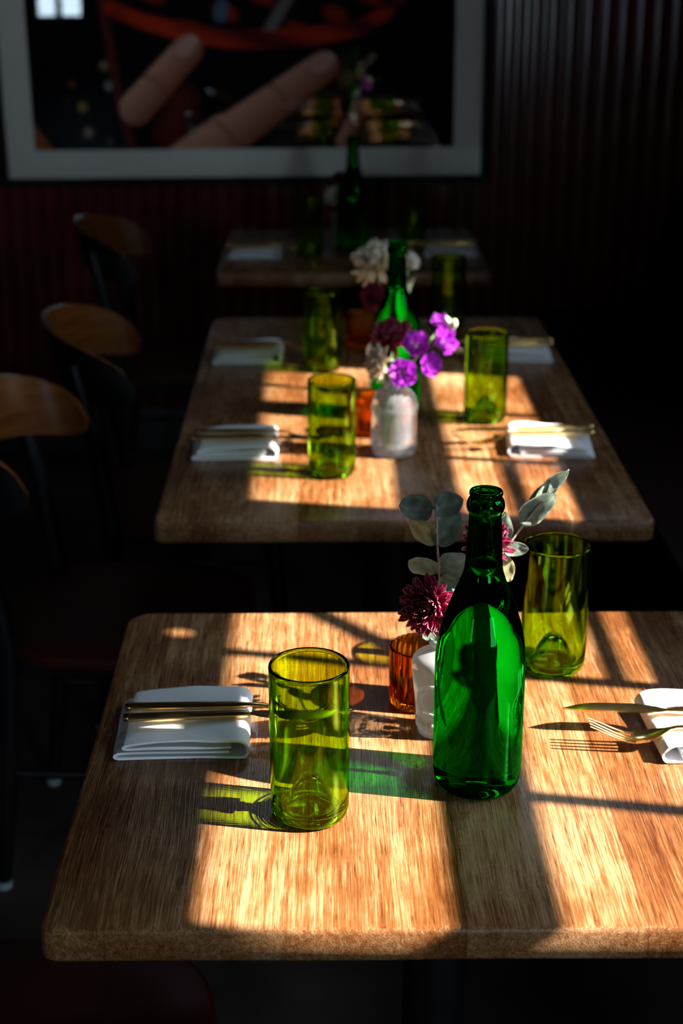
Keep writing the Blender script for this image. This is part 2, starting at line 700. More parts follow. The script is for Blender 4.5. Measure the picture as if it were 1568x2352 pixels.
wn1 = strip_window('window_1', W1, (1.03, 1.287), [((1.285, 1.287, 1.502), (1.295, W1[1], 1.516))])
tube('shadow_bar', [(1.289, 1.290, 1.667), (1.289, 1.50, 1.830)], 0.012, M['trim'], wn1, 10)  # unseen bar, added to cast the slanting shadow on the near table
sun_mask('window_sun_mask', W1, [(1.0640, 1.9030), (1.326, 1.890), (1.402, 1.877)], wn1)  # added plate, holes set where the small sun spots fall
wn2 = strip_window('window_2', W2, (2.045, 2.299), [((1.285, W2[0], 1.530), (1.295, 2.045, 1.545))])
sun_mask('window_sun_mask', W2, [], wn2)
# storefront wall behind the camera
y0, y1 = YF - 0.1, YF
struct(boxes('wall_front', [((XL, y0, 0), (FL[0], y1, ZC)), ((FL[0], y0, 0), (FL[1], y1, FL[2])), ((FL[0], y0, FL[3]), (FL[1], y1, ZC)), ((FL[1], y0, 0), (FR[0], y1, ZC)),
                            ((FR[0], y0, 0), (FR[1], y1, FR[2])), ((FR[0], y0, FR[3]), (FR[1], y1, ZC)), ((FR[1], y0, 0), (XE, y1, ZC))], M['wall']))
struct(boxes('window_4', [((-1.81, y0 + 0.02, FL[2]), (-1.77, y1 - 0.02, FL[3])), ((FL[0], y0 + 0.02, FL[2]), (FL[0] + 0.04, y1 - 0.02, FL[3])),
                          ((FL[1] - 0.04, y0 + 0.02, FL[2]), (FL[1], y1 - 0.02, FL[3]))], M['trim']))
struct(boxes('window_5', [((FR[0], y0 + 0.02, FR[2]), (FR[0] + 0.04, y1 - 0.02, FR[3])),
                          ((FR[1] - 0.04, y0 + 0.02, FR[2]), (FR[1], y1 - 0.02, FR[3]))], M['trim']))
struct(boxes('baseboard_back', [((XL, YB - 0.016, 0), (XR, YB + 0.005, 0.14))], M['trim'], bevel=0.003))

# ------------------------------------------------------------------ banquette along the right wall
bq = thing('banquette', 'dark oxblood upholstered bench with leaning back along the right hand wall', 'bench', (0.9, 2.6, 0))
boxes('bench_base', [((-0.20, -1.95, 0.0), (0.28, 1.98, 0.40))], M['trim'], bq, 0.006)
boxes('seat_cushion', [((-0.27, -1.95, 0.40), (0.12, 1.98, 0.46))], M['bench'], bq, 0.02)
bm = bmesh.new()
sec = []
for y in (-1.95, 1.98):
    sec.append([(0.085, y, 0.46), (0.095, y, 0.60), (0.195, y, 0.985), (0.215, y, 1.0), (0.245, y, 1.0), (0.26, y, 0.98), (0.26, y, 0.46)])
sweep(bm, sec)
to_obj('bench_back', bm, M['bench'], bq, True, None, 35)

# ------------------------------------------------------------------ tables


def tabletop_mesh(w_, d_, t=0.034, rs=(0.012, 0.030, 0.012, 0.012), seed=0):
    bm = bmesh.new()
    pts = []
    hx, hy = w_ / 2, d_ / 2
    n = 5
    for sx_, sy_, a0, r in ((1, 1, 0, rs[0]), (-1, 1, PI / 2, rs[1]), (-1, -1, PI, rs[2]), (1, -1, 1.5 * PI, rs[3])):
        cx, cyy = sx_ * (hx - r), sy_ * (hy - r)
        for k in range(n + 1):
            a = a0 + (PI / 2) * k / n
            pts.append((cx + r * math.cos(a), cyy + r * math.sin(a)))
    # subdivide straight runs, waver the hand-planed edge slightly
    full = []
    for i, p in enumerate(pts):
        qn = pts[(i + 1) % len(pts)]
        L = math.hypot(qn[0] - p[0], qn[1] - p[1])
        m = max(1, int(L / 0.035))
        for k in range(m):
            full.append((p[0] + (qn[0] - p[0]) * k / m, p[1] + (qn[1] - p[1]) * k / m))
    out = []
    for x, y in full:
        e = mnoise.noise(Vector((x * 7 + seed, y * 7, seed * 1.7))) * 0.0022
        L = math.hypot(x, y)
        out.append((x + x / L * e, y + y / L * e))

    def ring(ins, z):
        vs2 = []
        for x, y in out:
            vs2.append(bm.verts.new((x - math.copysign(ins, x) * min(1, abs(x) / (hx * 0.7)), y - math.copysign(ins, y) * min(1, abs(y) / (hy * 0.7)), z)))
        return vs2

    rings = [ring(0.009, -t), ring(0.003, -t + 0.002), ring(0.0, -t + 0.006), ring(0.0, -0.005), ring(0.0008, -0.0022), ring(0.0022, -0.0006), ring(0.005, 0.0)]
    for a, b in zip(rings[:-1], rings[1:]):
        for i in range(len(a)):
            j = (i + 1) % len(a)
            bm.faces.new((a[i], a[j], b[j], b[i]))
    bm.faces.new(rings[0])
    bm.faces.new(rings[-1])
    return bm


TZ = 0.75


def table(label, xa, xb, ya, yb, columns, seed):
    cx, cyy = (xa + xb) / 2, (ya + yb) / 2
    t = thing('dining_table', label, 'table', (cx, cyy, 0), 0, 'wooden restaurant tables in a row')
    top = to_obj('tabletop', tabletop_mesh(xb - xa, yb - ya, seed=seed), M['oak'], t, True, (0, 0, TZ), 60)
    top.cycles.is_caustics_receiver = True
    for cyc in columns:
        boxes('mounting_plate', [((-0.17, cyc - cyy - 0.17, TZ - 0.044), (0.17, cyc - cyy + 0.17, TZ - 0.034))], M['black_metal'], t, 0.002)
        lathe('pedestal_column', [(0, 0.02), (0.034, 0.02), (0.034, TZ - 0.044), (0, TZ - 0.044)], M['black_metal'], t, 32, None, (0, cyc - cyy, 0))
        bm = bmesh.new()
        for dx, dy in ((1, 0), (-1, 0), (0, 1), (0, -1)):
            lo = (min(0, dx * 0.24) - 0.03 * abs(dy), min(0, dy * 0.24) - 0.03 * abs(dx), 0.0)
            hi = (max(0, dx * 0.24) + 0.03 * abs(dy), max(0, dy * 0.24) + 0.03 * abs(dx), 0.02)
            add_box(bm, lo, hi, 0.003)
        to_obj('base_foot', bm, M['black_metal'], t, True, (0, cyc - cyy, 0), 40)
    return t


table('nearest worn oak table with knife scratches and one place setting each side', -0.236, 0.464, 1.044, 1.6766, (1.36,), 1.0)
table('long middle oak table with four place settings and purple flowers', -0.241, 0.459, 1.982, 3.228, (2.32, 2.90), 2.3)
table('small dark oak table at the back under the framed picture', -0.2685, 0.4085, 3.70, 4.335, (4.02,), 4.1)

# ------------------------------------------------------------------ chairs


def chair_proto(label, loc):
    t = thing('dining_chair', label, 'chair', loc, 0, 'bentwood chairs on the left side')
    # local: faces +X, origin on the floor under the seat centre
    bm = bmesh.new()
    # seat: rounded plate
    ring = []
    n = 40
    for k in range(n):
        a = 2 * PI * k / n
        c, s = math.cos(a), math.sin(a)
        ring.append((0.205 * math.copysign(abs(c) ** 0.62, c), 0.205 * math.copysign(abs(s) ** 0.62, s)))
    prof = [(0.90, 0.425), (0.985, 0.428), (1.0, 0.436), (0.995, 0.446), (0.96, 0.452), (0.7, 0.449), (0.35, 0.446)]
    rings = [[bm.verts.new((x * f + 0.055, y * f, z)) for x, y in ring] for f, z in prof]
    for a, b in zip(rings[:-1], rings[1:]):
        for i in range(n):
            j = (i + 1) % n
            bm.faces.new((a[i], a[j], b[j], b[i]))
    bm.faces.new(rings[0])
    bm.faces.new(rings[-1])
    to_obj('seat', bm, M['seat'], t, True, None, 50)
    boxes('seat_frame', [((-0.10, -0.16, 0.395), (0.20, 0.16, 0.425))], M['chair_black'], t, 0.006)
    # legs
    for sy in (-1, 1):
        bm = bmesh.new()
        P = [(-0.150, sy * 0.172, 0.012), (-0.122, sy * 0.170, 0.25), (-0.112, sy * 0.169, 0.45), (-0.135, sy * 0.168, 0.62), (-0.168, sy * 0.166, 0.765)]
        R = [0.0115, 0.015, 0.018, 0.016, 0.013]
        add_tube(bm, P, R, 12)
        lg = to_obj('rear_leg', bm, M['chair_black'], t, True, None, 50)
        lathe('foot_glide', [(0, 0), (0.013, 0.0), (0.0145, 0.004), (0.0135, 0.013), (0, 0.013)], M['foot'], lg, 16, None, (-0.1505, sy * 0.172, 0))
        bm = bmesh.new()
        add_tube(bm, [(0.235, sy * 0.165, 0.012), (0.215, sy * 0.158, 0.25), (0.20, sy * 0.15, 0.43)], [0.0115, 0.015, 0.018], 12)
        lg = to_obj('front_leg', bm, M['chair_black'], t, True, None, 50)
        lathe('foot_glide', [(0, 0), (0.013, 0.0), (0.0145, 0.004), (0.0135, 0.013), (0, 0.013)], M['foot'], lg, 16, None, (0.235, sy * 0.165, 0))
    for sy in (-1, 1):
        tube('stretcher', [(-0.122, sy * 0.170, 0.22), (0.216, sy * 0.159, 0.22)], 0.008, M['chair_black'], t)
    # bentwood back: a band curved round behind the sitter, deep in the middle, rounded ends
    bm = bmesh.new()
    nu, nv, th = 48, 10, 0.011
    RX, RY = 0.130, 0.196

    def bp(u, v, off):
        a = PI + u * math.radians(98)
        taper = math.sqrt(max(0.0, 1 - abs(u) ** 7))
        h = 0.056 * taper * (1.0 - 0.08 * abs(u))
        zc = 0.770 - 0.050 * u * u
        z = zc + v * h
        lean = -(z - 0.70) * 0.22
        cx, sy_ = math.cos(a), math.sin(a)
        nrm = Vector((cx / RX, sy_ / RY, 0)).normalized()
        return Vector((-0.065 + RX * cx * 1.0 + lean, RY * sy_, z)) + nrm * off

    grids = []
    for off in (0.0, th):
        grids.append([[bm.verts.new(bp(-1 + 2 * i / nu, -1 + 2 * j / nv, off)) for j in range(nv + 1)] for i in range(nu + 1)])
    for gi, g in enumerate(grids):
        for i in range(nu):
            for j in range(nv):
                fc = bm.faces.new((g[i][j], g[i + 1][j], g[i + 1][j + 1], g[i][j + 1]))
                fc.material_index = gi
    a, b = grids
    for i in range(nu):
        for j in (0, nv):
            bm.faces.new((a[i][j], a[i + 1][j], b[i + 1][j], b[i][j]))
    for j in range(nv):
        for i in (0, nu):
            bm.faces.new((a[i][j], a[i][j + 1], b[i][j + 1], b[i][j]))
    bmesh.ops.remove_doubles(bm, verts=bm.verts[:], dist=1e-5)
    bk = to_obj('backrest', bm, M['bentwood'], t, True, None, 55)
    bk.data.materials.append(M['chair_black'])
    return t


def bentwood_mat():
    q = NT('varnished_bentwood')
    tc = q.n('ShaderNodeTexCoord')
    mp = q.n('ShaderNodeMapping')
    mp.inputs['Scale'].default_value = (6, 6, 90)
    q.l(tc.outputs['Object'], mp.inputs['Vector'])
    nz = q.n('ShaderNodeTexNoise')
    nz.inputs['Scale'].default_value = 1.0
    nz.inputs['Detail'].default_value = 5.0
    q.l(mp.outputs[0], nz.inputs['Vector'])
    rp = q.n('ShaderNodeValToRGB')
    rp.color_ramp.elements[0].position = 0.3
    rp.color_ramp.elements[1].position = 0.75
    rp.color_ramp.elements[0].color = (0.085, 0.022, 0.0035, 1)
    rp.color_ramp.elements[1].color = (0.155, 0.048, 0.008, 1)
    q.l(nz.outputs['Fac'], rp.inputs['Fac'])
    q.l(rp.outputs['Color'], q.b.inputs['Base Color'])
    q.p(Roughness=0.27, Specular_IOR_Level=0.35)
    return q.m


M['bentwood'] = bentwood_mat()
ch = chair_proto('black legged bentwood chair at the near left of the middle table, sheen on its back', (-0.385, 2.375, 0))
ch.rotation_euler = (0, 0, -0.08)
dup(ch, (-0.322, 2.955, 0), 0.09, 'bentwood chair at the far left of the middle table, second from the camera')
dup(ch, (-0.430, 4.06, 0), 0.0, 'farthest bentwood chair in deep shade beside the back table')
dup(ch, (-0.375, 1.25, 0), 0.0, 'chair tucked under the nearest table, only its dark red seat showing low at left')

# ------------------------------------------------------------------ framed photograph on the back wall
pic = thing('framed_picture', 'large black framed photograph of fingers behind glass with a wide white mat', 'picture', (-0.237, YB - 0.003, 0.858))
PW, PH = 1.40, 1.14         # mat outer size
MW = 0.0815                 # mat border
pic.rotation_euler = (0, math.radians(-0.45), 0)
fw_, fd = 0.022, 0.035
hx = PW / 2
bm = bmesh.new()
for lo, hi in (((-hx - fw_, -fd, -fw_), (hx + fw_, 0, 0.0)), ((-hx - fw_, -fd, PH), (hx + fw_, 0, PH + fw_)),
               ((-hx - fw_, -fd, 0.0), (-hx, 0, PH)), ((hx, -fd, 0.0), (hx + fw_, 0, PH))):
    add_box(bm, lo, hi)
to_obj('frame', bm, M['frame'], pic, False)
bm = bmesh.new()
for lo, hi in (((-hx, -0.016, 0), (hx, -0.012, MW)), ((-hx, -0.016, PH - MW), (hx, -0.012, PH)),
               ((-hx, -0.016, MW), (-hx + MW, -0.012, PH - MW)), ((hx - MW, -0.016, MW), (hx, -0.012, PH - MW))):
    add_box(bm, lo, hi)
to_obj('mat_board', bm, M['mat'], pic, False)
boxes('pane', [((-hx, -0.024, 0), (hx, -0.0235, PH))], M['pane'], pic)

PWI, PHI = PW - 2 * MW, PH - 2 * MW


def sdf_seg(px, pz, ax, az, bx, bz):
    dx, dz = bx - ax, bz - az
    t = max(0, min(1, ((px - ax) * dx + (pz - az) * dz) / (dx * dx + dz * dz)))
    return math.hypot(px - ax - t * dx, pz - az - t * dz), t


def mixc(a, b, f):
    f = max(0, min(1, f))
    return tuple(x + (y - x) * f for x, y in zip(a, b))


ARC = [(246, 398), (332, 361), (446, 331), (573, 312), (700, 309), (826, 316), (965, 340), (1029, 373), (1080, 420)]


def paint(a, b):
    """colour of the printed photograph, a/b in mm from its lower left corner"""
    c = (0.006, 0.006, 0.008)
    c = mixc(c, (0.035, 0.045, 0.06), (1 - b / 190) * (1 - abs(a - 150) / 170) if b < 190 else 0)
    # soft lights in its background
    for (x, z, r, col) in ((148, 123, 17, (0.40, 0.28, 0.10)), (161, 50, 17, (0.45, 0.33, 0.25)), (218, 239, 16, (0.33, 0.26, 0.14)),
                           (230, 182, 17, (0.35, 0.33, 0.30)), (123, 188, 11, (0.25, 0.09, 0.03)), (222, 24, 13, (0.12, 0.14, 0.17)), (105, 140, 10, (0.06, 0.04, 0.02))):
        d = math.hypot(a - x, b - z)
        c = mixc(c, col, 1.0 - (d - r * 0.3) / (r * 0.9))
    # rim of the drinking glass on the left
    d = min(sdf_seg(a, b, 222, 420, 252, 170)[0], sdf_seg(a, b, 252, 170, 287, 0)[0])
    c = mixc(c, (0.14, 0.028, 0.02), 1 - (d - 4) / 16)
    # dark red depth behind the fingers
    d, _ = sdf_seg(a, b, 400, 40, 440, 140)
    c = mixc(c, (0.13, 0.018, 0.014), 1 - (d - 20) / 45)
    # liquid
    best = 1e9
    tt = 0
    for i in range(len(ARC) - 1):
        d, t = sdf_seg(a, b, *ARC[i], *ARC[i + 1])
        if d < best:
            best, tt = d, i + t
    wd = 9 + 20 * math.sin(PI * min(1, max(0, (tt + 0.4) / 8.2)))
    bright = 0.6 + 0.4 * math.sin(tt * 2.1 + b * 0.05)
    c = mixc(c, (0.62 * bright, 0.045 * bright, 0.014), 1.3 - (best - wd * 0.6) / 12)
    if b > 330:
        f = 0.5 + 0.5 * math.sin(a * 0.03) * math.sin(b * 0.045 + a * 0.011)
        c = mixc(c, (0.36, 0.03, 0.01), (f - 0.62) * 3.2 * (1 if 250 < a < 1060 else 0))
        d, _ = sdf_seg(a, b, 700, 335, 760, 430)
        c = mixc(c, (0.26, 0.20, 0.18), 1 - (d - 8) / 16)
        d, _ = sdf_seg(a, b, 560, 375, 566, 400)
        c = mixc(c, (0.10, 0.17, 0.24), 1 - (d - 14) / 10)

    def finger(c, ax, az, bx, bz, r0, r1, nail=True, creases=()):
        d, t = sdf_seg(a, b, ax, az, bx, bz)
        r = r0 + (r1 - r0) * t
        if d > r + 8:
            return c
        L = math.hypot(bx - ax, bz - az)
        nx, nz_ = -(bz - az) / L, (bx - ax) / L
        side = ((a - ax) * nx + (b - az) * nz_) / r      # + is up-left
        skin = mixc((0.74, 0.36, 0.25), (0.34, 0.11, 0.06), 0.5 - side * 0.62)
        for tc in creases:
            k = abs(t - tc + 0.05 * side * side) * L
            skin = mixc(skin, (0.30, 0.10, 0.055), (1 - k / 13) * 0.75)
        if nail:
            ux, uz = (bx - ax) / L, (bz - az) / L
            ncx, ncz = bx + ux * r * 0.05 + nx * r * 0.28, bz + uz * r * 0.05 + nz_ * r * 0.28
            la = ((a - ncx) * ux + (b - ncz) * uz) / (r * 0.95)
            lb = ((a - ncx) * nx + (b - ncz) * nz_) / (r * 0.58)
            q_ = la * la + lb * lb
            skin = mixc(skin, (0.70, 0.38, 0.30), (1.1 - q_) * 4)
            if 0.85 < q_ < 1.35:
                skin = mixc(skin, (0.38, 0.15, 0.09), 0.55)
            if q_ < 1.0 and la > 0.55:
                skin = mixc(skin, (0.78, 0.60, 0.50), (la - 0.55) * 3)
        return mixc(c, skin, (r + 4 - d) / 10)

    c = finger(c, 915, 20, 962, 118, 26, 22, False)
    c = finger(c, 440, -40, 560, 40, 60, 60, False, (0.9,))
    c = finger(c, 540, 15, 856, 232, 62, 44, True, (0.12, 0.62))
    c = finger(c, 305, 118, 465, 282, 50, 43, True, (0.42,))
    # blurred finger in the lower left corner
    d = a * 0.82 + b * 0.57
    c = mixc(c, (0.36, 0.12, 0.055), (52 - d) / 12)
    return c


bm = bmesh.new()
NX, NZ = 300, 170
gv = []
for j in range(NZ + 1):
    zz = (j / NZ)
    zz = zz * 0.46 / 0.977 if j < 120 else None
    gv.append(None)
rows = [0.46 * j / 130 for j in range(131)] + [0.46 + (PHI - 0.46) * k / 12 for k in range(1, 13)]
gv = [[bm.verts.new((-PWI / 2 + PWI * i / NX, -0.0118, MW + z)) for i in range(NX + 1)] for z in rows]
for j in range(len(rows) - 1):
    for i in range(NX):
        bm.faces.new((gv[j][i], gv[j][i + 1], gv[j + 1][i + 1], gv[j + 1][i]))
pr = to_obj('printed_photograph', bm, M['print'], pic, False)
set_tint(pr, lambda i, co: paint((co.x + PWI / 2) * 1000, (co.z - MW) * 1000))

# ------------------------------------------------------------------ tumblers


def tumbler_mesh():
    outer = smooth_prof([(0.0, 0.036), (0.006, 0.0345), (0.013, 0.026), (0.020, 0.012), (0.0255, 0.0035), (0.0295, 0.0002), (0.0330, 0.0026), (0.0352, 0.0085), (0.0360, 0.018), (0.0362, 0.045), (0.0363, 0.146)], 3)
    rim = [(0.0363, 0.148), (0.0360, 0.1492), (0.0352, 0.15), (0.0344, 0.15), (0.0337, 0.1492), (0.0334, 0.148)]
    inner = smooth_prof([(0.0334, 0.146), (0.0333, 0.045), (0.0328, 0.022), (0.0308, 0.0125), (0.0275, 0.0095), (0.0235, 0.0125), (0.0165, 0.027), (0.008, 0.0395), (0.0, 0.0425)], 3)
    bm = bmesh.new()
    add_lathe(bm, outer + rim + inner, 72)
    return bm


def tumbler(label, x, y, zs=1.0, proto=None, rz=0.0, group='cut bottle tumblers', mat=None):
    if proto is None:
        o = to_obj('tumbler', tumbler_mesh(), mat or M['olive_glass'], None, True, None, 75)
        o['category'] = 'tumbler'
        o.cycles.is_caustics_caster = True
    else:
        o = proto.copy()
        COL.objects.link(o)
        if mat:
            o.data = proto.data.copy()
            o.data.materials[0] = mat
    o.location = (x, y, TZ + 0.0003)
    o.rotation_euler = (0, 0, rz)
    o.scale = (1, 1, zs)
    return tag(o, label, 'tumbler', group)


t0 = tumbler('empty olive green cut bottle tumbler beside the left napkin on the nearest table', -0.0158, 1.2219, 1.015)
tumbler('tall green tumbler standing behind the green bottle on the nearest table', 0.2500, 1.5258, 0.975, t0, 0.8)
tumbler('yellow green tumbler at the near left of the middle table, left of the clear jar', 0.0089, 2.190, 0.985, t0, 2.1)
tumbler('green tumbler on the right of the middle table, beside the sunlit napkin', 0.2683, 2.468, 1.0, t0, 1.3)
tumbler('shaded green tumbler at the far left of the middle table beside its napkin', -0.0063, 2.7977, 1.0, t0, 3.3)
tumbler('dark green tumbler at the far right of the middle table, behind the purple flowers', 0.256, 3.135, 1.0, t0, 4.0)
tumbler('dark tumbler left of the bottle on the small back table', -0.0389, 3.925, 1.0, t0, 5.0)
tumbler('dark tumbler right of the bottle on the small back table', 0.2383, 4.14, 1.0, t0, 0.3)

# ------------------------------------------------------------------ bottles


def bottle_mesh():
    prof = smooth_prof([(0.0, 0.010), (0.015, 0.0075), (0.026, 0.0025), (0.0325, 0.0002), (0.0375, 0.0022), (0.0405, 0.0085), (0.0417, 0.018), (0.0420, 0.03), (0.0420, 0.075), (0.0420, 0.122),
                        (0.0415, 0.138), (0.0380, 0.161), (0.0308, 0.184), (0.0248, 0.200), (0.0198, 0.213), (0.0172, 0.224), (0.0160, 0.249), (0.0148, 0.270)], 3)
    lip = [(0.0148, 0.2745), (0.0152, 0.2760), (0.0163, 0.2770), (0.0171, 0.2795), (0.0173, 0.2825), (0.0168, 0.2855), (0.0158, 0.2878), (0.0147, 0.2890), (0.0144, 0.2900), (0.0147, 0.2912), (0.0152, 0.2930),
           (0.0150, 0.2948), (0.0143, 0.2959), (0.0132, 0.2962), (0.0120, 0.2960), (0.0110, 0.2950), (0.0105, 0.2930)]
    inner = [(0.0103, 0.285), (0.0106, 0.272), (0.0120, 0.250), (0.0132, 0.230), (0.0136, 0.2262), (0.0130, 0.2254), (0.0115, 0.2250), (0.0, 0.2250)]
    bm = bmesh.new()
    add_lathe(bm, prof + lip + inner, 80)
    return bm


b0 = to_obj('glass_bottle', bottle_mesh(), M['green_glass'], None, True, (0.1426, 1.2773, TZ + 0.0003), 55)
b0.cycles.is_caustics_caster = True
tag(b0, 'large open emerald green bottle filled with water on the nearest table', 'bottle', 'green water bottles')
for lab, x, y in (('green water bottle behind the purple flowers on the middle table', 0.1185, 2.50), ('tall dark water bottle on the small back table, neck in front of the picture', 0.0720, 3.98)):
    o = b0.copy()
    COL.objects.link(o)
    o.location = (x, y, TZ + 0.0003)
    tag(o, lab, 'bottle', 'green water bottles')

# ------------------------------------------------------------------ amber candle holders


def flute(a, r, z):
    if r < 0.0285 or z < 0.004:
        return 0.0
    return 0.0017 * (abs(math.sin(a * 14)) - 0.6)


cd = thing('candle_holder', 'fluted amber glass candle holder left of the bottle on the nearest table', 'candle holder', (0.0966, 1.4421, TZ + 0.0003), 0, 'amber candle holders')
lathe('fluted_glass', [(0, 0.0), (0.026, 0.0), (0.0285, 0.0012), (0.0298, 0.004), (0.0302, 0.008), (0.0306, 0.063), (0.0303, 0.0655), (0.0294, 0.0664), (0.0283, 0.0660), (0.0280, 0.0640), (0.0278, 0.012), (0.0262, 0.009), (0, 0.0085)], M['amber_glass'], cd, 168, flute, None, 70)
cd.children[0].cycles.is_caustics_caster = True
dup(cd, (0.0800, 2.392, TZ + 0.0003), 0.4, 'amber candle holder partly behind the clear jar on the middle table')
dup(cd, (0.0700, 2.985, TZ + 0.0003), 0.9, 'dark amber candle holder at the far end of the middle table')

# ------------------------------------------------------------------ flower vases


def vase_small(label, x, y, rz=0.0):
    t = thing('bud_vase', label, 'vase', (x, y, TZ + 0.0003), rz, 'pressed glass bud vases')
    prof = smooth_prof([(0, 0.004), (0.014, 0.003), (0.0182, 0.0004), (0.0200, 0.003), (0.0208, 0.010), (0.0225, 0.028), (0.0250, 0.052), (0.0272, 0.072), (0.0272, 0.079), (0.0245, 0.0855), (0.0170, 0.0905), (0.0100, 0.0940), (0.0088, 0.0965)], 3)
    lip = [(0.0100, 0.0985), (0.0106, 0.1010), (0.0100, 0.1035), (0.0085, 0.1042), (0.0068, 0.1030), (0.0066, 0.0960), (0.0066, 0.0900), (0, 0.0900)]
    o = lathe('body', prof + lip, M['pressed_glass'], t, 56, None, None, 60)
    o.cycles.is_caustics_caster = True

    def on(a, z, out=0.0006):
        r = 0.0208 + (0.0272 - 0.0208) * max(0, min(1, (z - 0.010) / 0.062)) + out
        return (r * math.cos(a), r * math.sin(a), z)
    bm = bmesh.new()
    ca, cz = -PI * 0.58, 0.044
    for rad in (0.0195, 0.0135):
        pts = []
        for k in range(41):
            f = 2 * PI * k / 40
            pts.append(on(ca + rad * math.cos(f) / 0.0245, cz + rad * math.sin(f)))
        add_tube(bm, pts, 0.0009, 6)
    for k in range(26):
        f = 2 * PI * k / 26
        px, py, pz = on(ca + 0.0165 * math.cos(f) / 0.0245, cz + 0.0165 * math.sin(f))
        bmesh.ops.create_icosphere(bm, subdivisions=1, radius=0.0011, matrix=Matrix.Translation((px, py, pz)))
    to_obj('embossed_medallion', bm, M['pressed_glass'], t, True)
    bm = bmesh.new()
    for k in range(30):
        f = 2 * PI * k / 30
        add_tube(bm, [on(f, 0.009, 0.0002), on(f, 0.019, 0.0004)], 0.0011, 6)
    to_obj('fluted_foot', bm, M['pressed_glass'], t, True)
    return t


v1 = vase_small('small clear pressed glass bud vase half hidden by the bottle on the nearest table', 0.1122, 1.377)
dup(v1, (0.1000, 2.640, TZ + 0.0003), 0.4, 'clear bud vase with white bloom, behind the bottle on the middle table')
dup(v1, (0.0420, 4.060, TZ + 0.0003), 0.8, 'bud vase behind the bottle on the small back table')

jar = thing('flower_jar', 'clear ribbed glass jar of water with green stems and purple flowers', 'jar', (0.1066, 2.2886, TZ + 0.0003))
prof = smooth_prof([(0, 0.006), (0.020, 0.005), (0.0290, 0.0006), (0.0330, 0.002), (0.0350, 0.008), (0.0352, 0.020), (0.0352, 0.060), (0.0350, 0.078), (0.0340, 0.088), (0.0300, 0.097), (0.0235, 0.103), (0.0180, 0.106)], 3)
lip = [(0.0172, 0.108), (0.0180, 0.1105), (0.0186, 0.113), (0.0178, 0.1155), (0.0160, 0.116), (0.0148, 0.1145), (0.0146, 0.108), (0.0150, 0.100), (0, 0.100)]
o = lathe('body', prof + lip, M['clear_glass'], jar, 64, None, None, 60)
o.cycles.is_caustics_caster = True
for z in (0.073, 0.078, 0.022):
    tube('embossed_ring', [(0.0355 * math.cos(2 * PI * k / 48), 0.0355 * math.sin(2 * PI * k / 48), z) for k in range(49)], 0.0011, M['clear_glass'], jar, 6)
bm = bmesh.new()
for k in range(60):
    f = 2 * PI * k / 60
    bmesh.ops.create_icosphere(bm, subdivisions=2, radius=0.0021, matrix=Matrix.Translation((0.0350 * math.cos(f), 0.0350 * math.sin(f), 0.017)))
to_obj('beaded_ring', bm, M['clear_glass'], jar, True)

# ------------------------------------------------------------------ flowers


def petal_verts(bm, base, d, up, L, W, curl, store, tcol, cup=0.25, nl=6):
    """one strap-like petal with an incurved tip; store collects (vert, t, s)"""
    d = d.normalized()
    side = d.cross(up).normalized()
    up = side.cross(d).normalized()
    rows_ = []
    p = Vector(base)
    ang = 0.0
    for k in range(nl + 1):
        t = k / nl
        w_ = W * (0.35 + 1.1 * t - 0.45 * t * t) * (1 - max(0, t - 0.72) ** 2 * 9.5)
        dirv = d * math.cos(ang) + up * math.sin(ang)
        nv = -d * math.sin(ang) + up * math.cos(ang)
        row = []
        for s in (-1, -0.5, 0, 0.5, 1):
            q_ = p + side * (s * w_ / 2) + nv * (cup * W * s * s)
            v = bm.verts.new(q_)
            row.append(v)
            store.append((v, t, s, tcol))
        rows_.append(row)
        p = p + dirv * (L / nl)
        ang += curl / nl * (0.4 + 1.2 * t)
    for a, b in zip(rows_[:-1], rows_[1:]):
        for i in range(4):
            bm.faces.new((a[i], a[i + 1], b[i + 1], b[i]))


def mum_head(center, axis, R, cols, seed, parent, dens=1.0):
    """shaggy many-petalled bloom. cols: (base, body, tip)"""
    rnd = random.Random(seed)
    bm = bmesh.new()
    store = []
    axis = Vector(axis).normalized()
    ref = Vector((1, 0, 0)) if abs(axis.x) < 0.8 else Vector((0, 1, 0))
    u = axis.cross(ref).normalized()
    v = axis.cross(u)
    rows_ = [(12, -0.35, 1.0), (16, -0.08, 1.02), (18, 0.15, 1.0), (18, 0.38, 0.95), (16, 0.62, 0.88), (13, 0.85, 0.78), (10, 1.08, 0.66), (6, 1.3, 0.55)]
    for n, el, f in rows_:
        n = max(4, int(n * dens))
        o_ = rnd.random() * 6
        for k in range(n):
            a = 2 * PI * k / n + o_ + rnd.uniform(-0.12, 0.12)
            e = el + rnd.uniform(-0.12, 0.12)
            d = (u * math.cos(a) + v * math.sin(a)) * math.cos(e) + axis * math.sin(e)
            petal_verts(bm, Vector(center) + d * R * 0.10, d, axis + d * 0.01, R * f * rnd.uniform(0.84, 1.05), R * 0.27, rnd.uniform(0.35, 1.1), store, rnd.uniform(0.8, 1.15))
    bmesh.ops.create_icosphere(bm, subdivisions=2, radius=R * 0.2, matrix=Matrix.Translation(center))
    info = {i: (t, s, tc_) for i, (vv, t, s, tc_) in enumerate(store)}
    o_ = to_obj('flower_head', bm, M['petal'], parent)

    def fn(i, co):
        t, s, k = info.get(i, (0, 0, 0.6))
        c = mixc(cols[0], cols[1], t * 1.6)
        c = mixc(c, cols[2], (t - 0.80) * 4.5 + (abs(s) - 0.86) * 2.0 * t)
        return tuple(x * k for x in c)
    set_tint(o_, fn)
    return o_


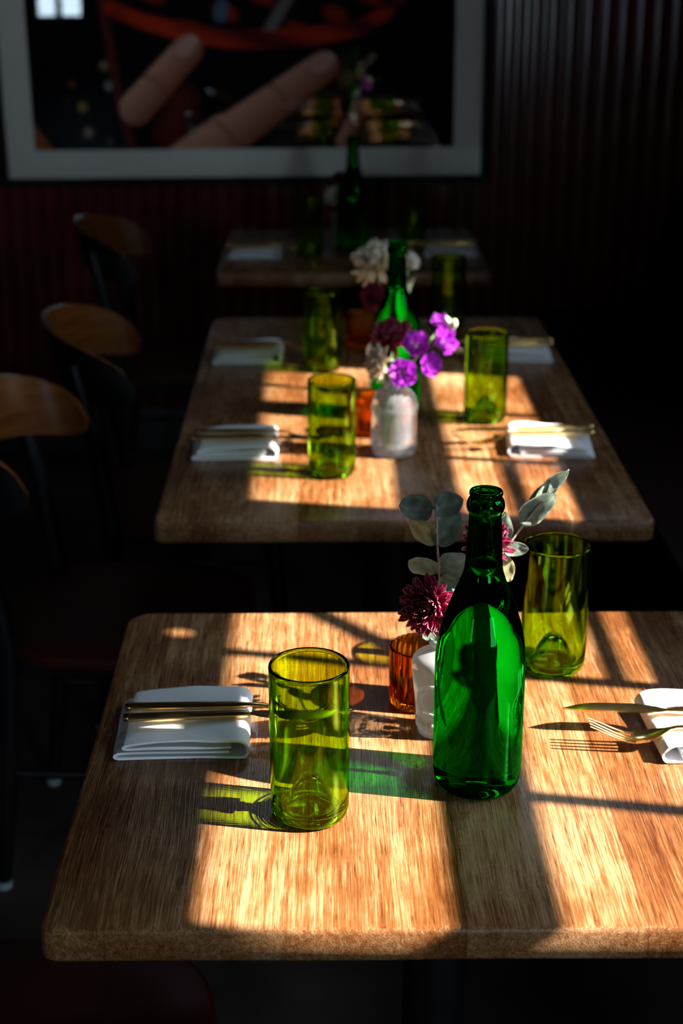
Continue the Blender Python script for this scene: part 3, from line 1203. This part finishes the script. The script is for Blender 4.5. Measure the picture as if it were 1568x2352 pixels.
def flower(name, label, center, axis, R, cols, seed, foot, group=None, stem_r=0.0022, dens=1.0, via=None):
    """foot: the stem's lower end inside its vase"""
    f = Vector(foot)
    c = Vector(center)
    t = thing(name, label, 'flower', f, 0, group)
    ax = Vector(axis).normalized()
    mum_head(c - f, axis, R, cols, seed, t, dens)
    neck = c - f - ax * R * 0.15
    mid = Vector(via) - f if via else Vector((0, 0, 0)).lerp(neck, 0.5) + Vector((0.002, 0.001, 0))
    pts = smooth_prof([(0, 0, 0), tuple(mid), tuple(neck)], 6)
    tube('stem', pts, stem_r, M['stem'], t)
    return t


BURG = ((0.09, 0.001, 0.012), (0.24, 0.003, 0.050), (0.72, 0.38, 0.42))
BURG_D = ((0.10, 0.002, 0.012), (0.24, 0.008, 0.040), (0.55, 0.16, 0.22))
CREAM = ((0.70, 0.62, 0.34), (0.82, 0.76, 0.58), (0.88, 0.85, 0.76))
BEIGE = ((0.40, 0.26, 0.12), (0.62, 0.50, 0.36), (0.74, 0.66, 0.54))
G1 = 'burgundy chrysanthemums'
flower('chrysanthemum', 'burgundy chrysanthemum with white petal tips leaning over the amber holder', (0.0985, 1.352, 0.9000), (-0.35, -0.75, 0.35), 0.0290, BURG, 3, (0.1115, 1.377, 0.842), G1)
flower('chrysanthemum', 'burgundy chrysanthemum hidden behind the neck of the nearest green bottle', (0.1575, 1.394, 0.9500), (0.2, -0.3, 0.8), 0.0265, BURG, 4, (0.1135, 1.3775, 0.842), G1)
flower('chrysanthemum', 'dark red chrysanthemum on the left above the clear jar of purple stock', (0.1035, 2.318, 0.9300), (-0.2, -0.4, 0.8), 0.0330, BURG_D, 5, (0.0950, 2.2790, 0.7660), G1, via=(0.1010, 2.289, 0.8620))
flower('chrysanthemum', 'beige drooping bloom at the left rim of the clear jar', (0.0850, 2.272, 0.9000), (-0.8, -0.4, 0.1), 0.0300, BEIGE, 6, (0.1130, 2.2760, 0.7660), None, dens=0.6, via=(0.1020, 2.2850, 0.8620))
flower('chrysanthemum', 'large creamy white bloom left of the bottle neck on the middle table', (0.0900, 2.635, 0.9830), (-0.35, -0.35, 0.8), 0.0440, CREAM, 8, (0.0995, 2.640, 0.842), None)
flower('chrysanthemum', 'small burgundy bloom hanging under the creamy white one', (0.0840, 2.582, 0.9360), (-0.2, -0.9, -0.1), 0.0240, BURG_D, 9, (0.0985, 2.638, 0.842), G1)
WB = flower('chrysanthemum', 'small white bloom right of the bottle neck on the middle table', (0.1500, 2.640, 0.9850), (0.6, -0.4, 0.5), 0.0170, ((0.7, 0.66, 0.5), (0.85, 0.83, 0.78), (0.9, 0.88, 0.86)), 10, (0.1010, 2.641, 0.842), None, dens=0.6)
flower('chrysanthemum', 'white bloom in the shade left of the back table bottle', (0.0260, 4.010, 0.8900), (-0.3, -0.7, 0.4), 0.0270, CREAM, 12, (0.0415, 4.060, 0.842), None, dens=0.8)
flower('chrysanthemum', 'dim burgundy bloom above the white one on the back table', (0.0370, 4.036, 0.9340), (-0.1, -0.6, 0.7), 0.0190, BURG_D, 13, (0.0425, 4.061, 0.842), G1, dens=0.7)


def floret(center, axis, R, seed, parent):
    rnd = random.Random(seed)
    bm = bmesh.new()
    axis = Vector(axis).normalized()
    ref = Vector((1, 0, 0)) if abs(axis.x) < 0.8 else Vector((0, 1, 0))
    u = axis.cross(ref).normalized()
    v = axis.cross(u)
    info = []
    for layer, (n, f, el) in enumerate(((5, 1.0, 0.1), (5, 0.8, 0.45), (4, 0.55, 0.85))):
        o_ = rnd.random() * 6
        for k in range(n):
            a0 = 2 * PI * k / n + o_
            nl, ns = 5, 6
            rows_ = []
            for i in range(nl + 1):
                t = i / nl
                row = []
                for j in range(ns + 1):
                    s = -1 + 2 * j / ns
                    a = a0 + s * (0.62 if t > 0.3 else 0.35)
                    r = R * f * (0.1 + 0.9 * t) * (1 - 0.16 * s * s)
                    ruff = math.sin(s * 5.0 + seed + k) * 0.14 * R * t
                    e = el + 0.25 * t
                    q_ = Vector(center) + ((u * math.cos(a) + v * math.sin(a)) * math.cos(e) + axis * math.sin(e)) * r + axis * ruff
                    vv = bm.verts.new(q_)
                    row.append(vv)
                    info.append((t, rnd.uniform(0.85, 1.15)))
                rows_.append(row)
            for a_, b_ in zip(rows_[:-1], rows_[1:]):
                for j in range(ns):
                    bm.faces.new((a_[j], a_[j + 1], b_[j + 1], b_[j]))
    o_ = to_obj('floret', bm, M['petal'], parent)

    def fn(i, co):
        t, k = info[i]
        c = mixc((0.55, 0.42, 0.40), (0.33, 0.012, 0.42), t * 3.0)
        c = mixc(c, (0.42, 0.03, 0.55), (t - 0.6) * 2)
        return tuple(x * k for x in c)
    set_tint(o_, fn)
    return o_


st = thing('purple_stock', 'vivid purple ruffled stock flowers spilling right from the clear jar', 'flower', (0.1000, 2.282, 0.766))
F0 = Vector((0.1000, 2.282, 0.766))
FL_POS = [((0.1180, 2.262, 0.8880), (-0.1, -0.9, 0.15), 0.0250), ((0.1585, 2.268, 0.8990), (0.5, -0.8, 0.2), 0.0215), ((0.1815, 2.290, 0.9290), (0.5, -0.7, 0.4), 0.0235),
          ((0.1380, 2.288, 0.9250), (0.1, -0.8, 0.5), 0.0235), ((0.1760, 2.305, 0.9560), (0.1, -0.5, 0.8), 0.0165)]
for i, (c, a, r) in enumerate(FL_POS):
    floret(Vector(c) - F0, a, r, 20 + i, st)
tube('stem', smooth_prof([(0, 0, 0), (0.0090, 0.0070, 0.097), (0.0255, 0.008, 0.120), (0.0555, 0.017, 0.155), (0.0775, 0.023, 0.184), (0.0935, 0.021, 0.192)], 4), 0.0024, M['stem'], st)
bm = bmesh.new()
for c, r in (((0.1900, 2.302, 0.9570), 0.0055), ((0.1985, 2.300, 0.9555), 0.0062), ((0.1920, 2.305, 0.9480), 0.0045), ((0.1860, 2.300, 0.9620), 0.0045), ((0.1970, 2.303, 0.9490), 0.0040)):
    bmesh.ops.create_icosphere(bm, subdivisions=2, radius=r, matrix=Matrix.Translation(Vector(c) - F0) @ Matrix.Diagonal((0.8, 0.8, 1.2, 1)))
to_obj('buds', bm, plain('pale_green_bud', (0.52, 0.58, 0.36), 0.5), st)
def leaf(name, base, tip, nrm, W, parent, org, seed, tone=0, bend=0.18, fold=0.16):
    """rounded eucalyptus leaf from base to tip"""
    b, tp, nv = Vector(base), Vector(tip), Vector(nrm).normalized()
    L = (tp - b).length
    d = (tp - b).normalized()
    s_ = d.cross(nv).normalized()
    nv = s_.cross(d).normalized()
    bm = bmesh.new()
    nl, ns = 16, 10
    info = []
    rows_ = []
    for i in range(nl + 1):
        t = i / nl
        w_ = W * (math.sin(PI * min(1, t ** 0.80)) ** 0.62) + W * 0.02
        row = []
        for j in range(ns + 1):
            s = -1 + 2 * j / ns
            wav = mnoise.noise(Vector((t * 3 + seed, s * 1.6, seed * 3.1)))
            z = L * (bend * math.sin(PI * t) * -1 + fold * s * s * math.sin(PI * t)) + wav * L * 0.07
            q_ = b + d * (t * L) + s_ * (s * w_ / 2 * (1 + 0.05 * math.sin(t * 9 + seed))) + nv * z
            row.append(bm.verts.new(q_ - org))
            info.append((t, s))
        rows_.append(row)
    for a_, b_ in zip(rows_[:-1], rows_[1:]):
        for j in range(ns):
            bm.faces.new((a_[j], a_[j + 1], b_[j + 1], b_[j]))
    bmesh.ops.solidify(bm, geom=bm.faces[:], thickness=0.0004)
    o_ = to_obj('leaf', bm, M['leaf'], parent)
    dark = ((0.15, 0.20, 0.155), (0.36, 0.43, 0.35), (0.52, 0.50, 0.27))[tone]
    edge = ((0.34, 0.36, 0.27), (0.50, 0.52, 0.40), (0.66, 0.56, 0.32))[tone]
    n0 = len(info)

    def fn(i, co):
        t, s = info[i % n0]
        k = 0.8 + 0.5 * mnoise.noise(Vector((t * 5 + seed, s * 3, seed)))
        c = mixc(dark, edge, (abs(s) - 0.82) * 4)
        c = mixc(c, edge, (0.07 - abs(s)) * 6)
        return tuple(max(0.01, x * k) for x in c)
    set_tint(o_, fn)
    return o_


def sprig(label, stem_pts, leaves):
    org = Vector(stem_pts[0])
    t = thing('eucalyptus_sprig', label, 'leafy sprig', org, 0, 'eucalyptus sprigs')
    tube('stem', [Vector(p) - org for p in smooth_prof(stem_pts, 4)], 0.0012, M['twig'], t, 7)
    for k, (b, tp, nv, W, tone) in enumerate(leaves):
        leaf('leaf', b, tp, nv, W, t, org, k * 1.7 + len(leaves), tone)
    return t


sprig('eucalyptus sprig with round grey green leaves left of the nearest green bottle',
      [(0.1110, 1.377, 0.845), (0.1109, 1.385, 0.8822), (0.1113, 1.390, 0.9176), (0.1084, 1.390, 0.9546), (0.1070, 1.390, 0.990)],
      [((0.1105, 1.390, 0.9185), (0.0800, 1.372, 0.9400), (0.2, -0.85, -0.5), 0.024, 1),
       ((0.1115, 1.390, 0.9190), (0.1400, 1.404, 0.9320), (-0.1, -0.8, 0.45), 0.027, 1),
       ((0.1113, 1.390, 0.9130), (0.1370, 1.399, 0.8980), (0.1, -0.9, 0.3), 0.021, 0),
       ((0.1040, 1.390, 0.9870), (0.0700, 1.378, 0.9950), (0.1, -0.75, 0.55), 0.028, 0),
       ((0.1040, 1.388, 0.9870), (0.1335, 1.393, 0.9960), (-0.1, -0.85, 0.4), 0.027, 0),
       ((0.1080, 1.390, 0.9500), (0.0810, 1.378, 0.9810), (0.25, -0.85, -0.35), 0.021, 2),
       ((0.1080, 1.388, 0.9490), (0.1300, 1.397, 0.9830), (-0.25, -0.9, -0.1), 0.026, 0),
       ((0.1108, 1.384, 0.8660), (0.0960, 1.372, 0.8540), (0.1, -0.9, 0.3), 0.016, 0)])
sprig('eucalyptus sprig reaching up right behind the nearest green bottle',
      [(0.1128, 1.377, 0.845), (0.1357, 1.400, 0.8754), (0.1631, 1.420, 0.9048), (0.1830, 1.430, 0.9315), (0.2032, 1.435, 0.9591), (0.2245, 1.440, 0.9862)],
      [((0.1950, 1.434, 0.9555), (0.2285, 1.428, 0.9880), (-0.25, -0.85, 0.35), 0.024, 1),
       ((0.2120, 1.440, 0.9735), (0.2435, 1.444, 1.0085), (0.55, -0.8, -0.1), 0.022, 1),
       ((0.2000, 1.444, 0.9590), (0.2260, 1.450, 0.9960), (-0.7, -0.6, 0.35), 0.017, 0),
       ((0.1815, 1.430, 0.9320), (0.1790, 1.428, 0.9700), (0.25, -0.95, 0.0), 0.0165, 1),
       ((0.1790, 1.429, 0.9290), (0.2040, 1.424, 0.9310), (0.0, -0.75, 0.6), 0.0165, 1),
       ((0.1700, 1.428, 0.9260), (0.1850, 1.410, 0.9010), (0.3, -0.9, 0.15), 0.026, 2)])
leaf('leaf', (0.1010, 2.641, 0.868), (0.1580, 2.622, 0.966), (0.5, -0.8, 0.2), 0.02, WB, Vector((0.1010, 2.641, 0.842)), 4.4, 1)

# ------------------------------------------------------------------ folded napkins


def napkin_mesh(seed, W=0.134, D=0.116):
    """linen folded over on itself: its cross-section (x, z) is one thick line, run along y"""
    hw = W / 2
    path = [(hw - 0.020, 0.0075), (0.0, 0.0078), (-hw + 0.011, 0.0068), (-hw + 0.004, 0.0056), (-hw + 0.001, 0.0038), (-hw + 0.004, 0.0021), (-hw + 0.012, 0.0018),
            (0.0, 0.0018), (hw - 0.012, 0.0018), (hw - 0.004, 0.0030), (hw - 0.001, 0.0085), (hw - 0.003, 0.0150), (hw - 0.009, 0.0195), (hw - 0.020, 0.0208),
            (0.010, 0.0202), (-hw + 0.045, 0.0180), (-hw + 0.020, 0.0158), (-hw + 0.012, 0.0142), (-hw + 0.0105, 0.0127), (-hw + 0.014, 0.0115), (-hw + 0.03, 0.0118),
            (0.0, 0.0128), (hw - 0.018, 0.0132)]
    pts = smooth_prof(path, 4)
    th = 0.00115
    ring = []
    nrm = []
    for i, p in enumerate(pts):
        a = pts[max(0, i - 1)]
        b = pts[min(len(pts) - 1, i + 1)]
        dx, dz = b[0] - a[0], b[1] - a[1]
        L = math.hypot(dx, dz)
        nrm.append((-dz / L, dx / L))
    up = [(p[0] + n[0] * th, p[1] + n[1] * th) for p, n in zip(pts, nrm)]
    dn = [(p[0] - n[0] * th, p[1] - n[1] * th) for p, n in zip(pts, nrm)]
    loop = up + dn[::-1]
    secs = []
    ny = 22
    for k in range(ny + 1):
        f = k / ny
        y = -D / 2 + D * f
        ease = min(f, 1 - f) * ny
        sec = []
        for (x, z) in loop:
            h = z / 0.02
            wv = mnoise.noise(Vector((x * 22 + seed, y * 22, seed * 2.3 + h))) * 0.0028 * h * h
            sag = -0.0018 * h * math.sin(PI * f) * math.sin(PI * (x + hw) / W)
            xs = x + mnoise.noise(Vector((seed, y * 18, z * 60))) * 0.0022 * (1 if x < 0 else 0.6) - 0.004 * f * (0.5 - h) * (1 if x < 0 else 0)
            ye = y + mnoise.noise(Vector((x * 20, seed * 1.3, z * 120))) * 0.003 * (1 if k in (0, ny) else 0.6)
            sec.append((xs, ye, max(0.0003, z + wv + sag)))
        secs.append(sec)
    bm = bmesh.new()
    rings = [[bm.verts.new(p) for p in s] for s in secs]
    n = len(rings[0])
    for a, b in zip(rings[:-1], rings[1:]):
        for k in range(n):
            j = (k + 1) % n
            bm.faces.new((a[k], a[j], b[j], b[k]))
    m = len(pts)
    for rg in (rings[0], rings[-1]):
        for k in range(m - 1):
            bm.faces.new((rg[k], rg[k + 1], rg[n - 2 - k], rg[n - 1 - k]))
    return bm


def napkin(label, x, y, rz, seed):
    o = to_obj('napkin', napkin_mesh(seed), M['linen'], None, True, (x, y, TZ), 55)
    o.rotation_euler = (0, 0, rz)
    o.cycles.is_caustics_receiver = True
    return tag(o, label, 'napkin', 'folded white napkins')


NAP = [('white linen napkin folded in layers on the left of the nearest table', -0.1440, 1.380, math.radians(1.0), 1.0),
       ('white linen napkin cut by the right edge of the picture on the nearest table', 0.3920, 1.369, PI + math.radians(3), 2.2),
       ('white napkin at the near left of the middle table, under a gold fork and knife', -0.1430, 2.312, math.radians(1), 3.1),
       ('brightly sunlit white napkin at the near right of the middle table', 0.3560, 2.318, PI - math.radians(4), 4.7),
       ('shaded white napkin at the far left of the middle table', -0.1500, 2.892, math.radians(0), 5.9),
       ('white napkin at the far right of the middle table, behind a green tumbler', 0.3720, 2.902, PI - math.radians(3), 6.3),
       ('white napkin on the left of the small back table', -0.1830, 3.950, math.radians(1), 7.7),
       ('white napkin on the right of the small back table', 0.3300, 3.965, PI - math.radians(6), 8.4)]
for a in NAP:
    napkin(*a)

# ------------------------------------------------------------------ gold cutlery


def bar_section(x, w_, t, z0, n=10):
    """rounded bar cross-section in the y-z plane at x"""
    s = []
    for k in range(n):
        a = 2 * PI * k / n
        c, q_ = math.cos(a), math.sin(a)
        s.append((x, w_ / 2 * math.copysign(abs(c) ** 0.6, c), z0 + t / 2 * math.copysign(abs(q_) ** 0.6, q_)))
    return s


def knife_make(label, loc, rz):
    """points along +X from the handle end"""
    t = thing('table_knife', label, 'knife', loc, rz, 'gold table knives')
    bm = bmesh.new()
    sweep(bm, [bar_section(x, w_, h, 0.0036) for x, w_, h in ((0, 0.0060, 0.0044), (0.0015, 0.0100, 0.0068), (0.006, 0.0114, 0.0078), (0.05, 0.0108, 0.0078), (0.110, 0.0094, 0.0074), (0.120, 0.0080, 0.0064), (0.127, 0.0066, 0.0048))])
    to_obj('handle', bm, M['gold'], t, True, None, 60)
    bm = bmesh.new()
    secs = []
    N_ = 22
    for k in range(N_ + 1):
        f = k / N_
        x = 0.126 + 0.106 * f
        top = 0.0066 - 0.0015 * f - 0.0035 * max(0, f - 0.80) ** 2 / 0.04 * 1.0
        bot = -0.0044 - 0.0080 * min(1, f * 3.5) + 0.0140 * max(0, f - 0.62) ** 2 / 0.1444
        if f < 0.06:
            top, bot = 0.0030 + f * 50 * 0.001, -0.0030 - f * 20 * 0.001
        if bot > top - 0.0006:
            bot = top - 0.0006
        secs.append([(x, bot, 0.0034), (x, (bot + top) / 2, 0.0029), (x, top, 0.0026), (x, top, 0.0042), (x, (bot + top) / 2, 0.0043), (x, bot, 0.0036)])
    sweep(bm, secs)
    to_obj('blade', bm, M['gold'], t, True, None, 50)
    return t


def fork_make(label, loc, rz):
    t = thing('table_fork', label, 'fork', loc, rz, 'gold table forks')
    bm = bmesh.new()
    sweep(bm, [bar_section(x, w_, h, z) for x, w_, h, z in ((0, 0.0058, 0.0042, 0.0036), (0.0015, 0.0096, 0.0064, 0.0036), (0.006, 0.0110, 0.0074, 0.0036), (0.06, 0.0102, 0.0074, 0.0036), (0.110, 0.0086, 0.0066, 0.0037), (0.128, 0.0058, 0.0046, 0.0040), (0.142, 0.0048, 0.0038, 0.0028), (0.150, 0.0056, 0.0034, 0.0002))])
    to_obj('handle', bm, M['gold'], t, True, None, 60)
    # bowl and tines
    def zc(x):
        # dips below the handle, tips rise again
        pts = ((0.147, 0.0012), (0.156, -0.0040), (0.168, -0.0095), (0.180, -0.0120), (0.192, -0.0105), (0.205, -0.0050), (0.217, 0.0010), (0.228, 0.0062))
        for (xa, za), (xb, zb) in zip(pts[:-1], pts[1:]):
            if x <= xb:
                f = (x - xa) / (xb - xa)
                return za + (zb - za) * f
        return pts[-1][1]
    bm = bmesh.new()
    secs = []
    for x, w_ in ((0.147, 0.0056), (0.152, 0.0090), (0.158, 0.0150), (0.164, 0.0198), (0.171, 0.0224), (0.178, 0.0232), (0.183, 0.0232)):
        s = []
        z = zc(x)
        up_ = []
        dn_ = []
        for k in range(7):
            y = -w_ / 2 + w_ * k / 6
            cup = 0.0024 * (2 * y / 0.023) ** 2
            up_.append((x, y, z + cup + 0.0010))
            dn_.append((x, y, z + cup - 0.0010))
        secs.append(up_ + dn_[::-1])
    sweep(bm, secs)
    to_obj('bowl', bm, M['gold'], t, True, None, 60)
    for k in range(4):
        bm = bmesh.new()
        y = -0.0098 + 0.00653 * k
        cup = 0.0024 * (2 * y / 0.023) ** 2
        sc_ = []
        for i in range(11):
            f = i / 10
            x = 0.181 + 0.047 * f
            w_ = 0.0036 - 0.0016 * f
            h = 0.0019 - 0.0007 * f
            sc_.append(bar_section(x, w_, h, zc(x) + cup * (1 - f)))
        sc_ = [[(p[0], p[1] + y * (1 - 0.06 * (p[0] - 0.181) / 0.047), p[2]) for p in s] for s in sc_]
        sweep(bm, sc_)
        to_obj('tine', bm, M['gold'], t, True, None, 60)
    return t


ZN = TZ + 0.0220
k0 = knife_make('gold knife lying across the left napkin of the nearest table, tip behind the tumbler', (-0.2040, 1.3620, ZN), math.radians(3.0))
f0 = fork_make('gold fork beside the knife on the left napkin of the nearest table', (-0.2050, 1.3850, ZN), math.radians(1.2))
dup(k0, (0.4700, 1.3650, ZN), PI - math.radians(3.5), 'gold knife with its blade pointing left off the right napkin of the nearest table')
dup(f0, (0.4880, 1.3300, ZN), PI - math.radians(3.2), 'gold fork with its tines pointing left off the right napkin of the nearest table')
dup(k0, (-0.2150, 2.2900, ZN), math.radians(1.0), 'gold knife on the near left napkin of the middle table')
dup(f0, (-0.2100, 2.3220, ZN), math.radians(1.5), 'gold fork on the near left napkin of the middle table')
dup(k0, (0.4300, 2.3420, ZN), PI + math.radians(4), 'gold knife on the sunlit right napkin of the middle table')
dup(f0, (0.4260, 2.3100, ZN), PI + math.radians(3), 'gold fork on the sunlit right napkin of the middle table')
dup(k0, (-0.2200, 2.8750, ZN), math.radians(0.5), 'gold knife on the far left napkin of the middle table')
dup(f0, (-0.2150, 2.9020, ZN), math.radians(0.5), 'gold fork on the far left napkin of the middle table')
dup(k0, (0.4470, 2.9200, ZN), PI + math.radians(2), 'gold knife on the far right napkin of the middle table')
dup(f0, (0.4430, 2.8900, ZN), PI + math.radians(2), 'gold fork on the far right napkin of the middle table')
dup(k0, (-0.2550, 3.9320, ZN), math.radians(0.5), 'gold knife on the left napkin of the back table')
dup(f0, (-0.2520, 3.9600, ZN), math.radians(0.5), 'gold fork on the left napkin of the back table')
dup(k0, (0.4000, 3.9850, ZN), PI + math.radians(2), 'gold knife on the right napkin of the back table')
dup(f0, (0.3980, 3.9550, ZN), PI + math.radians(2), 'gold fork on the right napkin of the back table')
